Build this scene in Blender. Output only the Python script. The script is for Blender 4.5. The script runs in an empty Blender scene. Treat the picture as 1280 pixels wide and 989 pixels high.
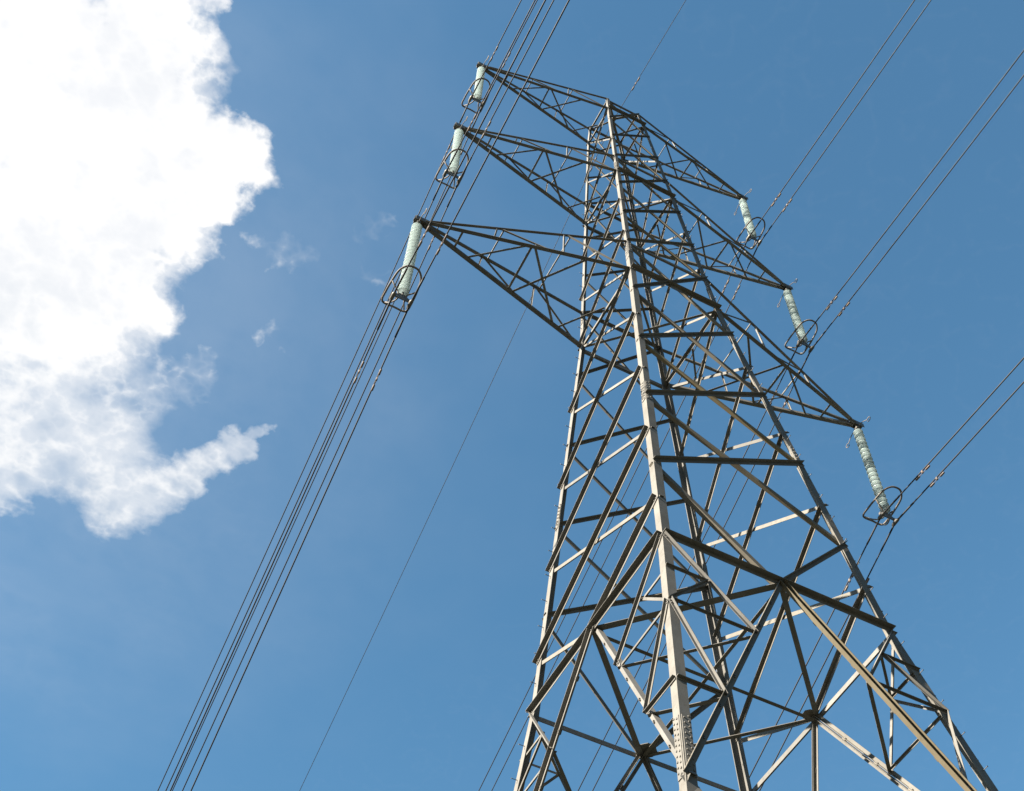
import bpy, bmesh, math, random
from mathutils import Vector, Matrix, noise

random.seed(7)
S = bpy.context.scene
COL = S.collection
rad = math.radians
V = Vector

# ------------------------------------------------------------------ camera
GROUND = 5.46                      # height of the measured datum above the ground at the tower
cam_d = bpy.data.cameras.new('camera')
cam = bpy.data.objects.new('camera', cam_d)
COL.objects.link(cam)
RX, RY, RZ = V((0.885415, -0.464767, -0.005635)), V((-0.389784, -0.749062, 0.535701)), V((0.253197, 0.472121, 0.844389))
m = Matrix((RX, RY, -RZ)).transposed().to_4x4()
m.translation = V((-14.052, -17.4128, -3.8595 + GROUND))
cam.matrix_world = m
cam_d.sensor_fit = 'HORIZONTAL'
cam_d.sensor_width = 36.0
cam_d.lens = 1721.82 / 1280 * 36.0
cam_d.shift_x = -11.4 / 1280
cam_d.shift_y = 2.1 / 1280
cam_d.clip_start = 0.1
cam_d.clip_end = 20000
S.camera = cam

# ------------------------------------------------------------------ light
SUN_DIR = V((-0.84, -0.01, 0.52)).normalized()       # towards the sun
sun_d = bpy.data.lights.new('sun', 'SUN')
sun_d.energy = 5.0
sun_d.angle = rad(0.5)
sun_d.color = (1.0, 0.92, 0.79)
sun = bpy.data.objects.new('sun', sun_d)
COL.objects.link(sun)
sun.rotation_euler = SUN_DIR.to_track_quat('Z', 'Y').to_euler()

# ------------------------------------------------------------------ node helpers
class NT:
    def __init__(self, nt):
        self.nt = nt
    def n(self, kind, **kw):
        nd = self.nt.nodes.new(kind)
        for k, v in kw.items():
            setattr(nd, k, v)
        return nd
    def put(self, sock, v):
        if hasattr(v, 'is_output') or isinstance(v, bpy.types.NodeSocket):
            self.nt.links.new(v, sock)
        else:
            sock.default_value = v
    def math(self, op, a, b=0.0, c=None, clamp=False):
        nd = self.n('ShaderNodeMath', operation=op, use_clamp=clamp)
        self.put(nd.inputs[0], a); self.put(nd.inputs[1], b)
        if c is not None: self.put(nd.inputs[2], c)
        return nd.outputs[0]
    def vmath(self, op, a, b=None, scale=None):
        nd = self.n('ShaderNodeVectorMath', operation=op)
        self.put(nd.inputs[0], a)
        if b is not None: self.put(nd.inputs[1], b)
        if scale is not None: self.put(nd.inputs['Scale'], scale)
        return nd.outputs['Value'] if op in ('DISTANCE', 'LENGTH', 'DOT_PRODUCT') else nd.outputs[0]
    def smooth(self, v, lo, hi, a=0.0, b=1.0):
        nd = self.n('ShaderNodeMapRange', interpolation_type='SMOOTHSTEP')
        self.put(nd.inputs[0], v); self.put(nd.inputs[1], lo); self.put(nd.inputs[2], hi)
        self.put(nd.inputs[3], a); self.put(nd.inputs[4], b)
        return nd.outputs[0]
    def noise(self, vec, scale, detail=8.0, rough=0.55, dist=0.0, col=False):
        nd = self.n('ShaderNodeTexNoise')
        self.put(nd.inputs['Vector'], vec)
        nd.inputs['Scale'].default_value = scale
        nd.inputs['Detail'].default_value = detail
        nd.inputs['Roughness'].default_value = rough
        nd.inputs['Distortion'].default_value = dist
        return nd.outputs['Color'] if col else nd.outputs[0]
    def mixc(self, f, a, b):
        nd = self.n('ShaderNodeMix', data_type='RGBA')
        self.put(nd.inputs[0], f); self.put(nd.inputs[6], a); self.put(nd.inputs[7], b)
        return nd.outputs[2]

# ------------------------------------------------------------------ sky: clear air plus a high layer of cumulus
W = bpy.data.worlds.new('World')
S.world = W
W.use_nodes = True
W.node_tree.nodes.clear()
w = NT(W.node_tree)
sky = w.n('ShaderNodeTexSky', sky_type='NISHITA')
sky.sun_disc = False
sky.sun_elevation = math.asin(SUN_DIR.z)
sky.sun_rotation = math.atan2(SUN_DIR.x, SUN_DIR.y)
sky.altitude = 0
sky.air_density = 1.0
sky.dust_density = 0.2
sky.ozone_density = 0.5
gen = w.n('ShaderNodeTexCoord').outputs['Generated']
sep = w.n('ShaderNodeSeparateXYZ'); w.put(sep.inputs[0], gen)
zz = w.math('MAXIMUM', sep.outputs[2], 0.04)
cmb = w.n('ShaderNodeCombineXYZ')
w.put(cmb.inputs[0], w.math('DIVIDE', sep.outputs[0], zz))
w.put(cmb.inputs[1], w.math('DIVIDE', sep.outputs[1], zz))
flat = cmb.outputs[0]                                  # position on the cloud layer
warp = w.vmath('SUBTRACT', w.noise(flat, 8.0, 3.0, 0.55, col=True), (0.5, 0.5, 0.5))
warp2 = w.vmath('SUBTRACT', w.noise(flat, 26.0, 6.0, 0.58, col=True), (0.5, 0.5, 0.5))
pos = w.vmath('ADD', flat, w.vmath('SCALE', warp, scale=0.06))
pos = w.vmath('ADD', pos, w.vmath('SCALE', warp2, scale=0.050))
pos = w.vmath('MULTIPLY', pos, (1.0, 1.0, 0.0))
flatz = w.n('ShaderNodeSeparateXYZ'); w.put(flatz.inputs[0], pos)
# cloud masses on the layer: x, y, radius, thickness
PUFFS = [(-0.1627, 0.4968, 0.1080, 1.4), (-0.1087, 0.49, 0.0850, 1.4), (-0.0885, 0.4143, 0.0430, 1.2), (-0.0755, 0.540, 0.0760, 1.4),
         (-0.0216, 0.4861, 0.042, 1.4), (-0.0015, 0.4639, 0.0290, 1.3), (-0.1087, 0.6227, 0.1020, 1.4), (-0.0483, 0.6000, 0.0500, 1.3),
         (-0.0298, 0.6357, 0.0350, 1.0), (-0.0861, 0.6952, 0.0760, 0.8), (-0.0781, 0.7941, 0.0800, 0.72), (-0.0182, 0.7815, 0.0660, 0.70),
         (0.0273, 0.8129, 0.0440, 0.70), (0.0455, 0.7980, 0.032, 0.66), (0.0636, 0.7815, 0.026, 0.64), (0.0766, 0.7650, 0.022, 0.62),
         (0.0895, 0.7474, 0.020, 0.60), (0.0990, 0.7310, 0.018, 0.58), (0.1067, 0.7143, 0.016, 0.56), (0.1145, 0.7000, 0.014, 0.53),
         (0.1220, 0.686, 0.0130, 0.50), (-0.0565, 0.8429, 0.0370, 0.66), (0.0619, 0.5228, 0.034, 0.27), (0.035, 0.6746, 0.038, 0.33),
         (0.0835, 0.6138, 0.028, 0.25), (0.1187, 0.4677, 0.024, 0.21), (0.1429, 0.5148, 0.024, 0.21), (-0.0656, 0.3643, 0.0176, 0.6),
         (-0.03, 0.7146, 0.070, 0.48)]
dens = None
for x, y, r, k in PUFFS:
    d = w.smooth(w.vmath('DISTANCE', pos, (x, y, 0.0)), r * 1.55, r * 0.45, 0.0, k)
    dens = d if dens is None else w.math('SMOOTH_MAX', dens, d, 0.12)
big = w.noise(flat, 15.0, 9.0, 0.56)
def billow(scale, det):
    """rounded bulges with creases between them"""
    return w.math('SUBTRACT', 0.09, w.math('ABSOLUTE', w.math('SUBTRACT', w.noise(flat, scale, det, 0.5), 0.5)))
bil = w.math('ADD', w.math('MULTIPLY', billow(24.0, 1.0), 1.5), w.math('MULTIPLY', billow(66.0, 2.0), 0.8))
fine = w.noise(flat, 60.0, 8.0, 0.65)
rough = w.math('ADD', w.math('MULTIPLY', w.math('SUBTRACT', big, 0.5), 1.15), w.math('MULTIPLY', w.math('SUBTRACT', fine, 0.5), 0.32))
rough = w.math('ADD', rough, bil)
low_ = w.smooth(flatz.outputs[1], 0.60, 0.76)            # the ragged older cloud is softer and greyer than the fresh cumulus
rough = w.math('MULTIPLY', rough, w.math('SUBTRACT', 1.0, w.math('MULTIPLY', low_, 0.45)))
dens_n = w.math('ADD', dens, w.math('MULTIPLY', rough, w.smooth(dens, 0.0, 0.35)))
alpha = w.math('MAXIMUM', w.smooth(dens_n, 0.16, 0.98), w.smooth(w.math('ADD', dens, w.math('MULTIPLY', bil, 0.3)), 0.10, 0.80, 0.0, 0.74))
veil = w.smooth(w.vmath('DISTANCE', w.vmath('ADD', flat, w.vmath('SCALE', warp, scale=0.25)), (-0.20, 0.74, 0.0)), 0.66, 0.05)
thin = w.math('MULTIPLY', veil, w.smooth(w.noise(flat, 2.6, 8.0, 0.6, 0.6), 0.25, 0.85, 0.09, 0.24))
alpha = w.math('MAXIMUM', alpha, thin)
shade = w.smooth(w.math('ADD', w.noise(flat, 5.0, 9.0, 0.52), w.math('MULTIPLY', bil, 0.35)), 0.34, 0.60)
shade = w.math('MULTIPLY', shade, w.math('SUBTRACT', 1.0, w.math('MULTIPLY', low_, 0.30)))
ccol = w.mixc(shade, w.mixc(low_, (0.86, 0.88, 0.915, 1), (0.76, 0.80, 0.85, 1)), (1.04, 1.03, 1.02, 1))
bg_sky = w.n('ShaderNodeBackground'); w.put(bg_sky.inputs[0], w.vmath('MULTIPLY', sky.outputs[0], (0.55, 0.895, 0.945))); bg_sky.inputs[1].default_value = 0.05
bg_cl = w.n('ShaderNodeBackground'); w.put(bg_cl.inputs[0], ccol); bg_cl.inputs[1].default_value = 0.222
mx = w.n('ShaderNodeMixShader')
w.put(mx.inputs[0], alpha)
w.nt.links.new(bg_sky.outputs[0], mx.inputs[1]); w.nt.links.new(bg_cl.outputs[0], mx.inputs[2])
w.nt.links.new(mx.outputs[0], w.n('ShaderNodeOutputWorld').inputs[0])

S.view_settings.view_transform = 'Standard'
S.view_settings.look = 'None'
S.view_settings.exposure = 2.25
S.view_settings.gamma = 1.0

# ------------------------------------------------------------------ materials
def material(name):
    mt = bpy.data.materials.new(name)
    mt.use_nodes = True
    mt.node_tree.nodes.clear()
    t = NT(mt.node_tree)
    p = t.n('ShaderNodeBsdfPrincipled')
    out = t.n('ShaderNodeOutputMaterial')
    t.nt.links.new(p.outputs[0], out.inputs[0])
    return mt, t, p

def steel(name, c1, c2, stain, rough=0.72, metal=0.0, amount=0.45):
    mt, t, p = material(name)
    co = t.n('ShaderNodeTexCoord').outputs['Object']
    a = t.smooth(t.noise(co, 1.3, 6, 0.6), 0.35, 0.68)
    b = t.smooth(t.noise(co, 9.0, 8, 0.65), 0.52, 0.72)
    col = t.mixc(a, c1, c2)
    col = t.mixc(t.math('MULTIPLY', b, amount), col, stain)
    rnd = t.n('ShaderNodeObjectInfo').outputs['Random']
    hs = t.n('ShaderNodeHueSaturation')
    t.put(hs.inputs['Value'], t.math('ADD', t.math('MULTIPLY', rnd, 0.34), 0.80))
    t.put(hs.inputs['Saturation'], t.math('ADD', t.math('MULTIPLY', t.math('FRACT', t.math('MULTIPLY', rnd, 7.3)), 0.6), 0.65))
    t.put(hs.inputs['Color'], col)
    col = hs.outputs[0]
    streak = t.vmath('MULTIPLY', co, (14.0, 14.0, 1.2))
    rust = t.smooth(t.noise(streak, 1.0, 7, 0.65), 0.60, 0.78)
    col = t.mixc(t.math('MULTIPLY', rust, 0.5), col, (0.085, 0.055, 0.032, 1))
    t.put(p.inputs['Base Color'], col)
    p.inputs['Metallic'].default_value = metal
    p.inputs['Specular IOR Level'].default_value = 0.2
    t.put(p.inputs['Roughness'], t.smooth(t.noise(co, 6.0, 5, 0.6), 0.2, 0.8, rough - 0.1, rough + 0.12))
    bp = t.n('ShaderNodeBump'); bp.inputs['Strength'].default_value = 0.15; bp.inputs['Distance'].default_value = 0.004
    t.put(bp.inputs['Height'], t.noise(co, 40.0, 4, 0.6))
    t.nt.links.new(bp.outputs[0], p.inputs['Normal'])
    return mt

GALV = steel('weathered_galvanised_steel', (0.112, 0.104, 0.090, 1), (0.143, 0.134, 0.118, 1), (0.070, 0.059, 0.045, 1))
TAN = steel('sun_tinted_steel', (0.119, 0.099, 0.066, 1), (0.147, 0.126, 0.087, 1), (0.077, 0.059, 0.038, 1))  # galvanised steel with the tan of grazing sunlight put into its colour
FIT = steel('fitting_steel', (0.105, 0.098, 0.087, 1), (0.140, 0.130, 0.115, 1), (0.056, 0.042, 0.032, 1), 0.5, 0.4)
DAMP = steel('damper_zinc', (0.115, 0.088, 0.074, 1), (0.158, 0.126, 0.105, 1), (0.074, 0.044, 0.032, 1), 0.6, 0.0)
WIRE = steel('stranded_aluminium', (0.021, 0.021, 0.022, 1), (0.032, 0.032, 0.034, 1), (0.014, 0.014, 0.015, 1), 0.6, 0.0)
RING = steel('ring_steel', (0.115, 0.099, 0.086, 1), (0.168, 0.147, 0.126, 1), (0.074, 0.053, 0.042, 1), 0.6, 0.0)

GLASS, t, p = material('green_glass')
co = t.n('ShaderNodeTexCoord').outputs['Object']
gcol = t.mixc(t.smooth(t.noise(co, 5.0, 3, 0.5), 0.35, 0.65), (0.62, 0.70, 0.685, 1), (0.74, 0.81, 0.795, 1))
t.put(p.inputs['Base Color'], t.mixc(0.35, gcol, (0.20, 0.26, 0.23, 1)))
p.inputs['Roughness'].default_value = 0.12
p.inputs['IOR'].default_value = 1.5
tl = t.n('ShaderNodeBsdfTranslucent'); tl.inputs['Color'].default_value = (0.76, 0.825, 0.815, 1)
mxs = t.n('ShaderNodeMixShader'); mxs.inputs[0].default_value = 0.42
t.nt.links.new(p.outputs[0], mxs.inputs[1]); t.nt.links.new(tl.outputs[0], mxs.inputs[2])
t.nt.links.new(mxs.outputs[0], [n_ for n_ in t.nt.nodes if n_.type == 'OUTPUT_MATERIAL'][0].inputs[0])

GRASS, t, p = material('rough_grass')
co = t.n('ShaderNodeTexCoord').outputs['Object']
g = t.mixc(t.smooth(t.noise(co, 0.12, 8, 0.6), 0.35, 0.65), (0.018, 0.023, 0.012, 1), (0.024, 0.024, 0.015, 1))
g = t.mixc(t.smooth(t.noise(co, 3.0, 8, 0.7), 0.55, 0.75), g, (0.012, 0.016, 0.008, 1))
t.put(p.inputs['Base Color'], g)
p.inputs['Roughness'].default_value = 0.9

# ------------------------------------------------------------------ object helpers
def link(name, bm, mat, parent=None, smooth=False):
    bmesh.ops.recalc_face_normals(bm, faces=bm.faces)
    me = bpy.data.meshes.new(name)
    bm.to_mesh(me); bm.free()
    me.materials.append(mat)
    if smooth:
        me.polygons.foreach_set('use_smooth', [True] * len(me.polygons))
    ob = bpy.data.objects.new(name, me)
    COL.objects.link(ob)
    if parent is not None:
        ob.parent = parent
    return ob

def thing(name, label, cat, loc=(0, 0, 0), group=None):
    o = bpy.data.objects.new(name, None)
    COL.objects.link(o)
    o.location = loc
    o.empty_display_size = 0.3
    tag(o, label, cat, group)
    return o

def tag(o, label, cat, group=None):
    o['label'] = label
    o['category'] = cat
    if group: o['group'] = group

def child_copy(src, parent, loc=None, mat=None):
    c = src.copy()
    COL.objects.link(c)
    c.parent = parent
    if loc is not None: c.location = loc
    return c

def angle_bar(bm, P, Q, u, v, wu, wv, th):
    """rolled steel angle from P to Q, heel on the line, flanges along u and v"""
    P, Q = V(P), V(Q)
    ax = (Q - P).normalized()
    u = V(u); u = (u - ax * u.dot(ax)).normalized()
    v = V(v); v = (v - ax * v.dot(ax)); v = (v - u * v.dot(u)).normalized()
    prof = [(0, 0), (wu, 0), (wu, th), (th, th), (th, wv), (0, wv)]
    a = [bm.verts.new(P + u * x + v * y) for x, y in prof]
    b = [bm.verts.new(Q + u * x + v * y) for x, y in prof]
    for i in range(6):
        j = (i + 1) % 6
        bm.faces.new((a[i], a[j], b[j], b[i]))
    bm.faces.new((a[0], a[1], a[2], a[3])); bm.faces.new((a[0], a[3], a[4], a[5]))
    bm.faces.new((b[3], b[2], b[1], b[0])); bm.faces.new((b[5], b[4], b[3], b[0]))

def box(bm, c, ax, hx, hy, hz):
    """box centred on c with half sizes along the three axes in ax"""
    c = V(c); X, Y, Z = (V(a).normalized() for a in ax)
    vs = [bm.verts.new(c + X * hx * i + Y * hy * j + Z * hz * k) for i in (-1, 1) for j in (-1, 1) for k in (-1, 1)]
    for f in ((0, 1, 3, 2), (4, 6, 7, 5), (0, 4, 5, 1), (2, 3, 7, 6), (0, 2, 6, 4), (1, 5, 7, 3)):
        bm.faces.new([vs[i] for i in f])

def tube(bm, pts, r, sides=8, closed=False):
    pts = [V(q) for q in pts]
    n = len(pts)
    rings = []
    up = None
    for i, q in enumerate(pts):
        a = pts[(i - 1) % n] if (closed or i > 0) else q
        b = pts[(i + 1) % n] if (closed or i < n - 1) else q
        tdir = (b - a).normalized()
        if up is None:
            up = tdir.orthogonal().normalized()
        up = (up - tdir * up.dot(tdir)).normalized()
        sd = tdir.cross(up)
        rr = r[i] if isinstance(r, (list, tuple)) else r
        rings.append([bm.verts.new(q + (up * math.cos(2 * math.pi * k / sides) + sd * math.sin(2 * math.pi * k / sides)) * rr) for k in range(sides)])
    m_ = n if closed else n - 1
    for i in range(m_):
        A, B = rings[i], rings[(i + 1) % n]
        off = 0
        if closed and i == n - 1:
            off = min(range(sides), key=lambda o: (A[0].co - B[o].co).length)
        for k in range(sides):
            bm.faces.new((A[k], A[(k + 1) % sides], B[(k + 1 + off) % sides], B[(k + off) % sides]))
    if not closed:
        bm.faces.new(rings[0][::-1]); bm.faces.new(rings[-1])

def lathe(bm, prof, sides=24, c=(0, 0, 0)):
    c = V(c)
    rings = []
    for r, z in prof:
        if r < 1e-6:
            rings.append([bm.verts.new(c + V((0, 0, z)))])
        else:
            rings.append([bm.verts.new(c + V((r * math.cos(2 * math.pi * k / sides), r * math.sin(2 * math.pi * k / sides), z))) for k in range(sides)])
    for A, B in zip(rings, rings[1:]):
        for k in range(sides):
            k2 = (k + 1) % sides
            if len(A) == 1 and len(B) == 1: continue
            if len(A) == 1: bm.faces.new((A[0], B[k2], B[k]))
            elif len(B) == 1: bm.faces.new((A[k], A[k2], B[0]))
            else: bm.faces.new((A[k], A[k2], B[k2], B[k]))

# ------------------------------------------------------------------ ground: falls away to a valley behind the tower, ringed by added hills
bm = bmesh.new()
def ground_z(x, y):
    tt = min(max((y - 14) / 300.0, 0), 1)
    r = math.hypot(x, y)
    hh = min(max((r - 500) / 1400.0, 0), 1)
    sky_block_hill = hh * hh * (3 - 2 * hh) * (620 + 220 * noise.noise(V((x * 0.0009, y * 0.0009, 3))))  # unseen hills, added to keep low sky light off the steel
    return sky_block_hill - 75 * tt * tt * (3 - 2 * tt) + 0.25 * noise.noise(V((x * 0.05, y * 0.05, 0)))
far = [400, 500, 620, 760, 920, 1100, 1300, 1500, 1700, 1900, 2200, 3000, 5000, 9000]
xs = [-q for q in far[::-1]] + [i * 20 for i in range(-15, 16)] + far
ys = [-q for q in far[::-1]] + [i * 15 for i in range(-16, 26)] + far
gv = [[bm.verts.new((x, y, ground_z(x, y) - (0.12 if abs(x) < 30 and abs(y) < 30 else 0))) for y in ys] for x in xs]
for i in range(len(xs) - 1):
    for j in range(len(ys) - 1):
        bm.faces.new((gv[i][j], gv[i + 1][j], gv[i + 1][j + 1], gv[i][j + 1]))
g_ob = link('ground', bm, GRASS, None, True)
g_ob['kind'] = 'structure'

# ------------------------------------------------------------------ the lattice tower
G = GROUND
Z = {'cap': 53.0, 'b0': 51.54, 'a0': 50.2, 'a1': 47.87, 'e0': 47.55, 'a2': 45.46, 'b1': 43.82, 'a3': 42.44, 'e1': 40.85, 'a4': 39.59,
     'e2': 37.9, 'a5': 37.0, 'b3': 34.82, 'a6': 33.09, 'b4': 31.11, 'a7': 29.34, 'b5': 27.39, 'a8': 25.77, 'b6': 23.92,
     'a9': 22.24, 'b7': 20.62, 'Z0': 19.05, 'Zb': 11.17}
WK = [(-5.46, 6.25), (11.17, 4.02), (19.05, 2.965), (34.82, 1.645), (51.54, 0.90), (53.0, 0.80)]
def half(z):
    for (z0, w0), (z1, w1) in zip(WK, WK[1:]):
        if z <= z1 or z1 == 53.0:
            return w0 + (w1 - w0) * (z - z0) / (z1 - z0)
SGN = {'N': (-1, -1), 'R': (1, -1), 'L': (-1, 1), 'B': (1, 1)}
def zz_(lv): return Z[lv] if isinstance(lv, str) else lv
def C(c, lv):
    z = zz_(lv); h = half(z); a, b = SGN[c]
    return V((a * h, b * h, z + G))
def mid(a, b): return (a + b) / 2
FACES = {'NR': ('N', 'R', V((0, -1, 0))), 'LB': ('B', 'L', V((0, 1, 0))), 'NL': ('N', 'L', V((-1, 0, 0))), 'RB': ('B', 'R', V((1, 0, 0)))}

tower = thing('lattice_tower', 'tall weathered steel lattice pylon with six crossarms seen from below against blue sky', 'pylon')

jit = [0]
def brace(name, P, Q, n, outer, wid, mat=GALV, parent=None, lat=0.0, shrink=0.0, proj=None, low=False):
    """one steel angle in the plane with outward normal n; its other flange points out of (outer) or into the tower"""
    P, Q = V(P), V(Q)
    ax = (Q - P).normalized()
    s = n.cross(ax).normalized()
    if (s.z > 0) != low: s = -s
    jit[0] += 1
    e = (jit[0] % 17) * 0.0007
    off = n * (0.004 + e) if outer else -n * (0.030 + e)
    bm = bmesh.new()
    if shrink:
        P = P + ax * shrink; Q = Q - ax * shrink
    angle_bar(bm, P - s * (wid / 2 - lat) + off, Q - s * (wid / 2 - lat) + off, s, n if outer else -n, wid, proj or wid, 0.012)
    if wid > 0.07:
        for d_ in (0.055, 0.125):
            for q in (P + ax * d_, Q - ax * d_):
                box(bm, q + s * (wid * 0.08 + lat) + off + (n if outer else -n) * 0.006, (ax, s, n), 0.015, 0.015, 0.020)
    return link(name, bm, mat, parent or tower)

def bar(name, P, Q, u, v, wid, mat=GALV, parent=None, th=0.01):
    jit[0] += 1
    bm = bmesh.new()
    e = V((0, 0, (jit[0] % 17) * 0.0007))
    angle_bar(bm, V(P) + e, V(Q) + e, u, v, wid, wid, th)
    return link(name, bm, mat, parent or tower)

# legs: heavier angles towards the ground, with bolted splices
LEG_SEG = [(-5.7, 11.0, 0.24), (11.0, 25.9, 0.21), (25.9, 36.6, 0.185), (36.6, 44.4, 0.155), (44.4, 53.05, 0.125)]
legs = {}
for c, (sx, sy) in SGN.items():
    bm = bmesh.new()
    for z0, z1, wd in LEG_SEG:
        cuts = [z0] + [q for q in (11.17, 19.05, 34.82, 51.54) if z0 < q < z1] + [z1]
        for q0, q1 in zip(cuts, cuts[1:]):
            angle_bar(bm, C(c, q0), C(c, q1), (-sx, 0, 0), (0, -sy, 0), wd, wd, 0.024)
    leg = link('leg', bm, GALV, tower)
    legs[c] = leg
    # splice plates with rows of bolts
    for zc, hl, wd in ((26.05, 0.50, 0.185), (11.95, 0.80, 0.21), (44.4, 0.35, 0.125), (36.6, 0.4, 0.155)):
        bm = bmesh.new()
        base, top = C(c, zc - hl), C(c, zc + hl)
        ax = (top - base).normalized()
        for fl, nn in (((-sx, 0, 0), (0, sy, 0)), ((0, -sy, 0), (sx, 0, 0))):
            fl = V(fl); nn = V(nn)
            ctr = (base + top) / 2 + fl * (wd * 0.55) + nn * 0.008
            box(bm, ctr, (fl, nn, ax), wd * 0.42, 0.007, hl)
            k = int(hl / 0.15)
            for i in range(-k, k + 1):
                for q, dz in ((-0.20, 0.0), (0.22, 0.07)):
                    box(bm, ctr + ax * (i * 0.145 + dz) + fl * (wd * q) + nn * 0.013, (fl, nn, ax), 0.015, 0.011, 0.015)
        link('splice_plate', bm, GALV, leg)
# climbing bolts on two of the legs
for c in ('L', 'R'):
    sx, sy = SGN[c]
    zc = 3.0
    i = 0
    while zc < 45.0:
        q = C(c, zc)
        bm = bmesh.new()
        dr = V((sx, 0, 0)) if i % 2 == 0 else V((0, sy, 0))
        pt = q + (V((0, -sy * 0.09, 0)) if i % 2 == 0 else V((-sx * 0.09, 0, 0)))
        tube(bm, [pt - dr * 0.05, pt + dr * 0.14, pt + dr * 0.141, pt + dr * 0.152], [0.009, 0.009, 0.016, 0.016], 6)
        link('step_bolt', bm, FIT, legs[c])
        zc += 0.47
        i += 1

def wid_at(z): return 0.060 + 0.060 * min(max((51 - z) / 32.0, 0), 1)

# crossed diagonals on the four faces
for f, lv in (('NR', ['cap', 'a0', 'a1', 'a2', 'a3', 'a4', 'a5', 'a6', 'a7', 'a8', 'a9']),
              ('NL', ['b0', 'e0', 'b1', 'e1', 'e2', 'b3', 'b4', 'b5', 'b6', 'b7'])):
    for face in ((f, 'LB') if f == 'NR' else (f, 'RB')):
        c1, c2, n = FACES[face]
        for k in range(len(lv) - 1):
            zu, zl = lv[k], lv[k + 1]
            wd = wid_at(Z[zl])
            if f == 'NR':
                o_ = brace('diagonal_brace', C(c1, zl), C(c2, zu), n, True, wd)
                i_ = brace('diagonal_brace', C(c1, zu), C(c2, zl), n, False, wd * 0.9, TAN if face == 'NR' else GALV, low=(face == 'NR'))
            else:
                o_ = brace('diagonal_brace', C(c1, zu), C(c2, zl), n, True, wd)
                i_ = brace('diagonal_brace', C(c2, zu), C(c1, zl), n, False, wd * 0.9)
        # last panel: two diagonals meet the middle of the waist horizontal
        M = mid(C(c1, 'Z0'), C(c2, 'Z0'))
        top = lv[-1]
        brace('diagonal_brace', C(c1, top), M, n, f == 'NL', 0.125, TAN if face == 'NR' else GALV, low=(face == 'NR'))
        brace('diagonal_brace', C(c2, top), M, n, f == 'NR', 0.11)
        # waist horizontals
        brace('horizontal_brace', C(c1, 'Z0'), M, n, True, 0.135, lat=0.02)
        brace('horizontal_brace', M, C(c2, 'Z0'), n, True, 0.135, lat=0.02)

# plan bracing at the waist: diamond and cross
z0 = 'Z0'
MN = {f: mid(C(a, z0), C(b, z0)) for f, (a, b, n) in FACES.items()}
def plan(name, P, Q, wd, drop=0.0, mat=GALV):
    P = V(P) - V((0, 0, drop)); Q = V(Q) - V((0, 0, drop))
    ax = (Q - P).normalized()
    sd = ax.cross(V((0, 0, 1)))
    if sd.x + sd.y > 0: sd = -sd
    return bar(name, P - sd * wd / 2, Q - sd * wd / 2, sd, (0, 0, 1), wd, mat)
for a, b, wd in (('NR', 'NL', 0.17), ('NL', 'LB', 0.14), ('LB', 'RB', 0.10), ('RB', 'NR', 0.12)):
    plan('plan_brace', MN[a], MN[b], wd, 0.05)
plan('plan_brace', MN['NR'], MN['LB'], 0.09, 0.10)
plan('plan_brace', MN['NL'], MN['RB'], 0.09, 0.16)
for f in ('LB', 'RB'):
    bm = bmesh.new()
    r = 0.26 if f == 'LB' else 0.17
    for zt in (0.0,):
        MI = MN[f] - FACES[f][2] * 0.22
        top = [bm.verts.new(MI + V((math.cos(rad(22.5 + 45 * k)) * r, math.sin(rad(22.5 + 45 * k)) * r, -0.012))) for k in range(8)]
        bot = [bm.verts.new(MI + V((math.cos(rad(22.5 + 45 * k)) * r, math.sin(rad(22.5 + 45 * k)) * r, -0.030))) for k in range(8)]
        bm.faces.new(top); bm.faces.new(bot[::-1])
        for k in range(8):
            bm.faces.new((top[k], bot[k], bot[(k + 1) % 8], top[(k + 1) % 8]))
    gp = link('gusset_plate', bm, GALV, tower)

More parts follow.
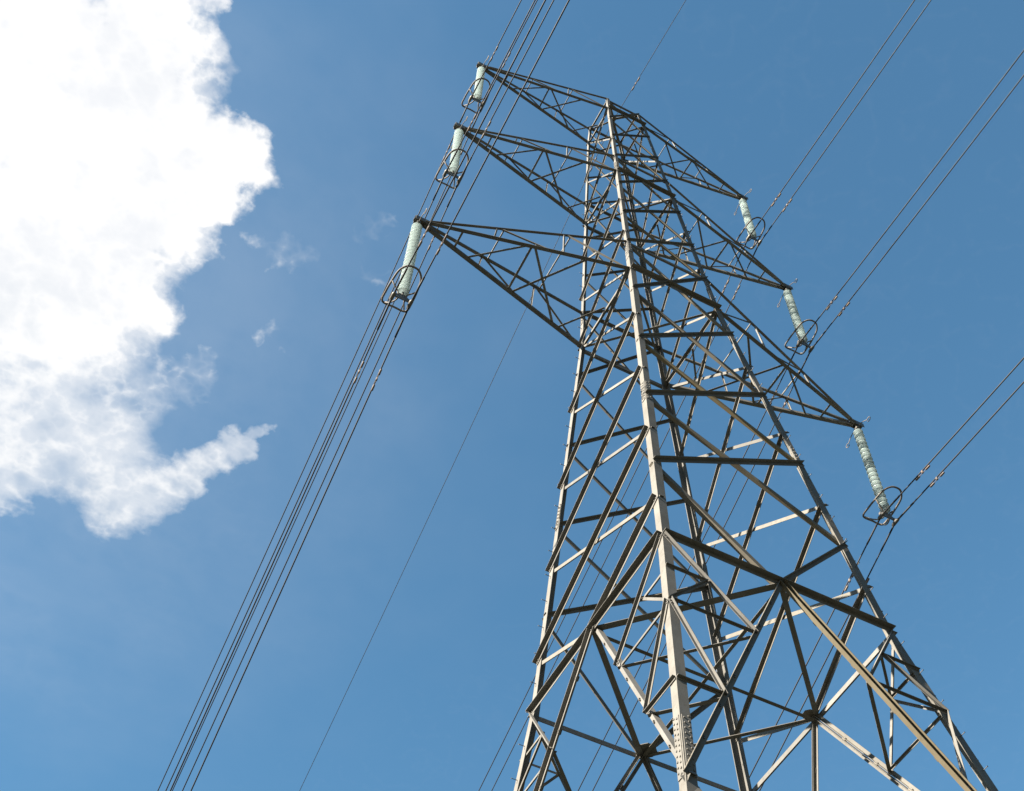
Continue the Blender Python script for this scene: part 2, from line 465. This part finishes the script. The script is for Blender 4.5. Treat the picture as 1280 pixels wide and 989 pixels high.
# lower body: twin-angle main braces and their redundant members
zc1, zc2, zm = 16.42, 13.79, 17.73
for f, (c1, c2, n) in FACES.items():
    M = MN[f]
    for c in (c1, c2):
        F = C(c, 'Zb')
        ax = (F - M).normalized()
        s = n.cross(ax).normalized()
        if s.z > 0: s = -s
        bm = bmesh.new()
        off = -n * 0.045
        if (f, c) == ('NR', 'N'):
            off = n * 0.012
            angle_bar(bm, M - s * 0.06 + off, F - s * 0.06 + off, s, n, 0.125, 0.07, 0.013)
        elif f in ('NL', 'NR') and (f, c) != ('NL', 'N'):
            off = n * 0.012
            angle_bar(bm, M - s * 0.088 + off, F - s * 0.088 + off, s, n, 0.085, 0.105, 0.012)
            angle_bar(bm, M + s * 0.088 + off, F + s * 0.088 + off, -s, n, 0.085, 0.10 if f == 'NR' else 0.045, 0.012)
        elif f == 'NL':
            angle_bar(bm, M - s * 0.05 + off, F - s * 0.05 + off, s, -n, 0.085, 0.15, 0.013)
        else:
            angle_bar(bm, M - s * 0.016 + off, F - s * 0.016 + off, -s, -n, 0.09, 0.09, 0.012)
            angle_bar(bm, M + s * 0.016 + off, F + s * 0.016 + off, s, -n, 0.09, 0.09, 0.012)
        mb = link('main_brace', bm, TAN if f == 'NR' else GALV, tower)
        bm = bmesh.new()
        L = (F - M).length
        for i in range(1, 7):
            q = M + ax * L * i / 7 + off - n * 0.03
            box(bm, q, (ax, s, n), 0.055, 0.045, 0.012)
            for e in (-0.03, 0.03):
                box(bm, q + s * e * 0.2 + ax * e + n * 0.04, (ax, s, n), 0.014, 0.014, 0.022)
        link('batten', bm, FIT, mb)
        def mp(z):
            tt = (Z['Z0'] - z) / (Z['Z0'] - Z['Zb'])
            return M + (F - M) * tt
        T0, L1, L2, L0 = C(c, 'Z0'), C(c, zc1), C(c, zc2), C(c, zm)
        w_ = f in ('NL', 'RB')
        brace('secondary_brace', T0, mp(zc1), n, True, 0.080)
        brace('secondary_brace', L1, mp(zc1), n, not w_, 0.055)
        brace('secondary_brace', L1, mp(zc2), n, True, 0.075)
        brace('secondary_brace', L2, mp(zc2), n, True, 0.070)
        h = mid(T0, mp(zc1))
        brace('secondary_brace', L0, h, n, not w_, 0.055)
        brace('secondary_brace', h, L1, n, not w_, 0.065)
    # panel below, down to the feet
    gz = -5.3
    brace('main_brace', C(c1, 'Zb'), mid(C(c1, gz), C(c2, gz)) + V((0, 0, 8.0)), n, False, 0.18)
    brace('main_brace', C(c2, 'Zb'), mid(C(c1, gz), C(c2, gz)) + V((0, 0, 8.0)), n, False, 0.18)
    brace('main_brace', mid(C(c1, gz), C(c2, gz)) + V((0, 0, 8.0)), C(c1, gz), n, False, 0.18)
    brace('main_brace', mid(C(c1, gz), C(c2, gz)) + V((0, 0, 8.0)), C(c2, gz), n, False, 0.18)
# hip braces that tie the main braces of neighbouring faces together at each corner
def on_main(f, c, z):
    M = MN[f]; F = C(c, 'Zb')
    return M + (F - M) * ((Z['Z0'] - z) / (Z['Z0'] - Z['Zb']))
for c, fa, fb in (('N', 'NR', 'NL'), ('R', 'NR', 'RB'), ('L', 'NL', 'LB'), ('B', 'RB', 'LB')):
    plan('hip_brace', on_main(fa, c, zc1), on_main(fb, c, zc1), 0.08, 0.06)
    plan('hip_brace', on_main(fa, c, zc2), on_main(fb, c, zc2), 0.09, 0.06)
    h1 = mid(C(c, 'Z0'), on_main(fa, c, zc1)); h2 = mid(C(c, 'Z0'), on_main(fb, c, zc1))
    plan('hip_brace', h1, h2, 0.06, 0.05)

# ------------------------------------------------------------------ crossarms
ARMS = [('b3', 'a5', 8.0, 1.0), ('b1', 'a2', 6.98, 0.9), ('b0', 'cap', 6.23, 0.82)]
UPV = V((0, 0, 1))
for low, upp, span, sc in ARMS:
    for sx in (-1, 1):
        ca, cb = ('N', 'L') if sx < 0 else ('R', 'B')
        tip = V((sx * span, 0, Z[low] + G))
        tn, tf = tip + V((0, -0.09, 0)), tip + V((0, 0.09, 0))
        roots = {'al': C(ca, low), 'bl': C(cb, low), 'au': C(ca, upp), 'bu': C(cb, upp)}
        ends = {'al': tn, 'bl': tf, 'au': tn + V((-sx * 0.12, 0, 0.16)), 'bu': tf + V((-sx * 0.12, 0, 0.16))}
        bm = bmesh.new()
        for k in roots:
            iny = V((0, 1, 0)) if k[0] == 'a' else V((0, -1, 0))
            wd = (0.125 if k[1] == 'l' else 0.09) * sc
            hi = iny * (wd - 0.012)
            angle_bar(bm, roots[k] + hi, ends[k] + hi * 0.75, -iny, UPV, wd, wd * 0.8, 0.013)
        arm = link('cross_arm', bm, GALV, tower)
        def P(k, f): return ends[k] + (roots[k] - ends[k]) * f
        # tip plates
        bm = bmesh.new()
        for dy in (-0.10, 0.10):
            box(bm, tip + V((sx * 0.06, dy, 0.04)), ((1, 0, 0), (0, 1, 0), (0, 0, 1)), 0.30, 0.010, 0.10)
        box(bm, tip + V((sx * 0.12, 0, 0.10)), ((1, 0, 0), (0, 1, 0), (0, 0, 1)), 0.26, 0.092, 0.012)
        link('end_plate', bm, FIT, arm)
        # bottom plane
        def strut(A, B, wd, drop=0.0):
            A, B = V(A) + V((0, 0, 0.02 + drop)), V(B) + V((0, 0, 0.02 + drop))
            ax = (B - A).normalized(); sd = ax.cross(UPV).normalized()
            if sd.x + sd.y > 0: sd = -sd
            bar('arm_brace', A - sd * wd / 2, B - sd * wd / 2, sd, UPV, wd, GALV, arm, 0.008)
        w1, w2 = 0.075 * sc, 0.065 * sc
        strut(P('al', .18), P('bl', .18), w2)
        strut(P('bl', .25), P('al', .51), w2, 0.012)
        strut(P('al', .515), P('bl', .52), w1)
        strut(P('al', .525), P('bl', .82), w1, 0.012)
        strut(P('bl', .535), P('al', .80), w1)
        strut(P('bl', .835), mid(roots['al'], roots['bl']), w2, 0.012)
        # inclined sides
        for s_ in ('a', 'b'):
            nn = V((0, -1, 0)) if s_ == 'a' else V((0, 1, 0))
            for A, B in ((P(s_ + 'u', .33), P(s_ + 'l', .33)), (P(s_ + 'u', .67), P(s_ + 'l', .67)),
                         (P(s_ + 'u', .345), P(s_ + 'l', .60)), (P(s_ + 'u', .685), P(s_ + 'l', .97))):
                ax = (B - A).normalized(); s2 = nn.cross(ax).normalized()
                bar('arm_brace', A - s2 * w2 / 2 + nn * 0.004, B - s2 * w2 / 2 + nn * 0.004, s2, -nn, w2 * 0.75, GALV, arm, 0.008)
        # top plane ties
        for fq in (.36, .70):
            A, B = P('au', fq), P('bu', fq)
            ax = (B - A).normalized(); sd = ax.cross(UPV)
            bar('arm_brace', A - V((0, 0, .03)), B - V((0, 0, .03)), sd, -UPV, 0.05 * sc, GALV, arm, 0.007)
    # horizontals through the body at this crossarm
    wd = 0.14 * sc
    for face in ('NR', 'LB'):
        a, b, n = FACES[face]
        M = mid(C(a, low), C(b, low))
        brace('horizontal_brace', C(a, low), C(b, low), n, True, wd, lat=0.01, proj=wd * 1.1)
        brace('horizontal_brace', C(a, upp), C(b, upp), n, False, wd * 0.75)
        bm = bmesh.new()
        box(bm, M + n * 0.035, ((1, 0, 0), n, (0, 0, 1)), 0.20 * sc, 0.006, 0.17 * sc)
        link('gusset_plate', bm, GALV, tower)
    for face in ('NL', 'RB'):
        a, b, n = FACES[face]
        brace('horizontal_brace', C(a, low), C(b, low), n, False, wd * 0.7)
    plan('plan_brace', C('R', low), C('L', low), 0.085 * sc, 0.03)
    plan('plan_brace', C('N', low), C('B', low), 0.075 * sc, 0.06)

# earth wire peak: a short bracket on the very top
cap_c = V((0, 0, Z['cap'] + G))
bm = bmesh.new()
apex = V((0, 0, 53.34 + G))
for c in SGN:
    q = C(c, 'cap')
    iny = V((-SGN[c][0], 0, 0))
    angle_bar(bm, q, apex + (q - apex).normalized() * 0.05, iny, (0, 0, -1), 0.07, 0.07, 0.009)
box(bm, apex - V((0, 0, 0.02)), ((1, 0, 0), (0, 1, 0), (0, 0, 1)), 0.09, 0.14, 0.05)
link('earth_peak', bm, TAN, tower)
for f in ('NL', 'RB'):
    a, b, n = FACES[f]
    brace('horizontal_brace', C(a, 'cap'), C(b, 'cap'), n, False, 0.08)

# ------------------------------------------------------------------ insulator strings
def disc_mesh():
    bm = bmesh.new()
    lathe(bm, [(0.0, 0.03), (0.045, 0.03), (0.075, 0.012), (0.120, -0.012), (0.158, -0.045), (0.166, -0.062), (0.160, -0.070), (0.148, -0.062),
               (0.140, -0.082), (0.128, -0.060), (0.110, -0.082), (0.098, -0.056), (0.078, -0.074), (0.060, -0.050), (0.03, -0.05), (0.0, -0.05)], 28)
    return bm
def cap_mesh():
    bm = bmesh.new()
    lathe(bm, [(0.0, 0.115), (0.030, 0.115), (0.046, 0.095), (0.050, 0.045), (0.042, 0.034), (0.0, 0.034)], 14)
    lathe(bm, [(0.0, -0.052), (0.018, -0.052), (0.018, -0.090), (0.0, -0.090)], 10)
    return bm

disc_src = cap_src = None
STR = [
    ('b3', V((-8.24, 0, 34.72)), V((-8.42, 0, 29.56)), 'long glass insulator string hanging from the lowest left crossarm'),
    ('b3', V((8.08, 0, 34.72)), V((7.95, 0, 29.56)), 'beaded glass insulator string hanging from the lowest right crossarm'),
    ('b1', V((-7.14, 0, 43.72)), V((-7.25, 0, 39.30)), 'glass insulator string hanging from the middle left crossarm'),
    ('b1', V((7.06, 0, 43.72)), V((7.00, 0, 39.25)), 'glass insulator string hanging from the middle right crossarm'),
    ('b0', V((-6.40, 0, 51.44)), V((-6.53, 0, 47.30)), 'glass insulator string hanging from the topmost left crossarm'),
    ('b0', V((6.31, 0, 51.44)), V((6.20, 0, 47.23)), 'glass insulator string hanging from the topmost right crossarm'),
]
def smooth_path(pts, n=8, closed=False):
    """Catmull-Rom through pts"""
    out = []
    m_ = len(pts)
    rng_ = range(m_ if closed else m_ - 1)
    for i in rng_:
        p0 = pts[(i - 1) % m_] if closed or i > 0 else pts[i]
        p1, p2 = pts[i], pts[(i + 1) % m_]
        p3 = pts[(i + 2) % m_] if closed or i < m_ - 2 else p2
        for k in range(n):
            u = k / n
            out.append(0.5 * ((2 * p1) + (p2 - p0) * u + (2 * p0 - 5 * p1 + 4 * p2 - p3) * u * u + (3 * p1 - p0 - 3 * p2 + p3) * u ** 3))
    if not closed: out.append(pts[-1])
    return out

ring_shape = [V((-.36, .58, 0)), V((0, .60, 0)), V((.36, .58, 0)), V((.40, .25, .02)), V((.38, -.15, .05)), V((.33, -.48, .09)), V((.18, -.68, .12)),
              V((0, -.73, .12)), V((-.18, -.68, .12)), V((-.33, -.48, .09)), V((-.38, -.15, .05)), V((-.40, .25, .02))]
RING_BM = None
for lv, top, bot, label in STR:
    top = top + V((0, 0, G)); bot = bot + V((0, 0, G))
    ins = thing('insulator_string', label, 'insulator', bot, 'glass insulator strings hung under the crossarms')
    L = (top - bot).length
    ax = (top - bot).normalized()
    tilt = V((0, 0, 1)).rotation_difference(ax)
    def at(h): return ax * h
    nd = 20
    h_lo, h_hi = 0.52, L - 0.30
    pitch = (h_hi - h_lo) / (nd - 1)
    for k in range(nd):
        if disc_src is None:
            d = link('disc', disc_mesh(), GLASS, ins, True); disc_src = d
        else:
            d = child_copy(disc_src, ins)
        d.location = at(h_lo + k * pitch)
        d.rotation_mode = 'QUATERNION'; d.rotation_quaternion = tilt
        d.scale = (1.0, 1.0, 0.86 * pitch / 0.20)
        if cap_src is None:
            q = link('cap', cap_mesh(), FIT, d, True); cap_src = q
        else:
            q = child_copy(cap_src, d)
        q.location = (0, 0, 0)
    # top fittings
    bm = bmesh.new()
    tube(bm, [at(h_hi + 0.05), at(L - 0.12)], 0.028, 10)
    box(bm, at(L - 0.10), ((1, 0, 0), (0, 1, 0), (0, 0, 1)), 0.05, 0.10, 0.035)
    tube(bm, [at(L - 0.12) + V((0, 0, 0)), at(L + 0.02)], 0.032, 10)
    link('shackle', bm, FIT, ins)
    # arcing horns at the arm end
    for sy in (-1, 1):
        bm = bmesh.new()
        b0 = at(L - 0.10)
        pts = [b0 + V((0, sy * .08, 0)), b0 + V((0, sy * .22, .01)), b0 + V((0, sy * .38, -.06)), b0 + V((0, sy * .52, -.17))]
        cc = b0 + V((0, sy * .60, -.23))
        loop = [cc + V((0.0, -sy * math.cos(a) * .085, math.sin(a) * .085)) for a in [rad(d_) for d_ in range(0, 340, 30)]]
        tube(bm, smooth_path(pts, 5) + loop[1:], 0.014, 7)
        link('arcing_horn', bm, RING, ins, True)
    # yoke plate and clamps
    bm = bmesh.new()
    tri = [(-0.30, -0.06), (0.30, -0.06), (0.30, 0.03), (0.06, 0.22), (-0.06, 0.22), (-0.30, 0.03)]
    A = [bm.verts.new(V((x, -0.014, z + 0.12))) for x, z in tri]; B_ = [bm.verts.new(V((x, 0.014, z + 0.12))) for x, z in tri]
    bm.faces.new(A); bm.faces.new(B_[::-1])
    for i in range(6):
        j = (i + 1) % 6
        bm.faces.new((A[i], B_[i], B_[j], A[j]))
    tube(bm, [at(0.30), at(h_lo - 0.04)], 0.03, 10)
    link('yoke_plate', bm, FIT, ins)
    for dx in (-0.265, 0.265):
        bm = bmesh.new()
        tube(bm, [V((dx, -.16, -.022)), V((dx, -.09, .0)), V((dx, .09, .0)), V((dx, .16, -.035))], [.035, .06, .06, .035], 10)
        box(bm, V((dx, 0, .06)), ((1, 0, 0), (0, 1, 0), (0, 0, 1)), .03, .045, .09)
        link('suspension_clamp', bm, FIT, ins, True)
    # arcing ring and its two straps
    zr = 0.60
    bm = bmesh.new()
    tube(bm, [q + V((0, 0, zr)) for q in smooth_path(ring_shape, 5, True)], 0.031, 8, True)
    rg = link('arcing_ring', bm, RING, ins, True)
    for sx in (-1, 1):
        bm = bmesh.new()
        pts = [V((sx * .385, -.12, zr + .05)), V((sx * .30, -.10, zr - .10)), V((sx * .16, -.03, zr - .22)), V((sx * .10, .02, zr - .40)),
               V((sx * .12, .10, zr - .50)), V((sx * .22, .34, zr - .36)), V((sx * .30, .58, zr))]
        tube(bm, smooth_path(pts, 6), 0.023, 7)
        link('strap', bm, RING, rg, True)

# ------------------------------------------------------------------ conductors
def wire_z(y, z0, sn, cn, sf, cf):
    return z0 - sn * (-y) + cn * y * y if y < 0 else z0 - sf * y + cf * y * y
YS = [-160, -120, -90, -70, -55, -42, -32, -24, -18, -14, -10.5, -8, -6, -4.5, -3.2, -2.3, -1.6, -1, -.6, -.3, -.12, 0,
      .12, .3, .6, 1, 1.6, 2.3, 3.2, 4.5, 6, 8, 10.5, 14, 18, 22, 27, 33, 40, 50, 62, 78, 96, 118, 142, 170, 200, 230]
def damper(parent, x, y, z, slope, far, side):
    d = V((0, 1, slope)).normalized()
    bm = bmesh.new()
    c = V((x, y, z))
    low = c - V((0, 0, 0.085))
    box(bm, c - V((0, 0, 0.035)), ((1, 0, 0), d, (0, 0, 1)), 0.022, 0.03, 0.055)
    tube(bm, [low - d * 0.24, low + d * 0.24], 0.010, 6)
    for s_ in (-1, 1):
        tube(bm, [low + d * s_ * .14, low + d * s_ * .16, low + d * s_ * .31, low + d * s_ * .33], [.018, .032, .032, .022], 10)
    link('vibration_damper', bm, DAMP, parent, True)

WIRES = []
NAMES = {'b3': 'lowest', 'b1': 'middle', 'b0': 'topmost'}
for (lv, top, bot, _), (sn, sf) in zip(STR, ((-.085, .503), (.075, .44), (-.06, .483), (.066, .44), (-.06, .49), (.056, .44))):
    side = 'left' if bot.x < 0 else 'right'
    for dx in (-0.265, 0.265):
        inner = (dx > 0) == (bot.x < 0)
        WIRES.append((bot.x + dx, bot.z + G, sn, sf, '%s wire of the twin conductors below the %s %s crossarm' % ('inner' if inner else 'outer', NAMES[lv], side), 0.021))
for x, z0_, sn, sf, lab, r in WIRES:
    bm = bmesh.new()
    tube(bm, [V((x, y, wire_z(y, z0_, sn, .0012, sf, .0008))) for y in YS], r, 8)
    o = link('conductor', bm, WIRE, None, True)
    tag(o, lab, 'power line', 'twin conductors clamped under the insulators')
    # armour rods round the clamp
    bm = bmesh.new()
    tube(bm, [V((x, y, wire_z(y, z0_, sn, .0012, sf, .0008))) for y in (-.9, -.6, -.3, -.12, 0, .12, .3, .6, .9)], r * 1.35, 8)
    link('armour_rod', bm, WIRE, o, True)
    for y in (-2.0, 2.0):
        sl = (sn if y < 0 else -sf)
        damper(o, x, y, wire_z(y, z0_, sn, .0012, sf, .0008) - 0.01, sl, y > 0, 0)
bm = bmesh.new()
ez = 53.28 + G
tube(bm, [V((0, y, wire_z(y, ez, .055, .0012, .46, .0008))) for y in YS], 0.0125, 7)
ew = link('earth_wire', bm, WIRE, None, True)
tag(ew, 'single thin earth wire leaving the very top of the pylon', 'earth wire')
for y in (-1.9, 1.9):
    damper(ew, 0, y, wire_z(y, ez, .055, .0012, .46, .0008), .055 if y < 0 else -.46, y > 0, 0)
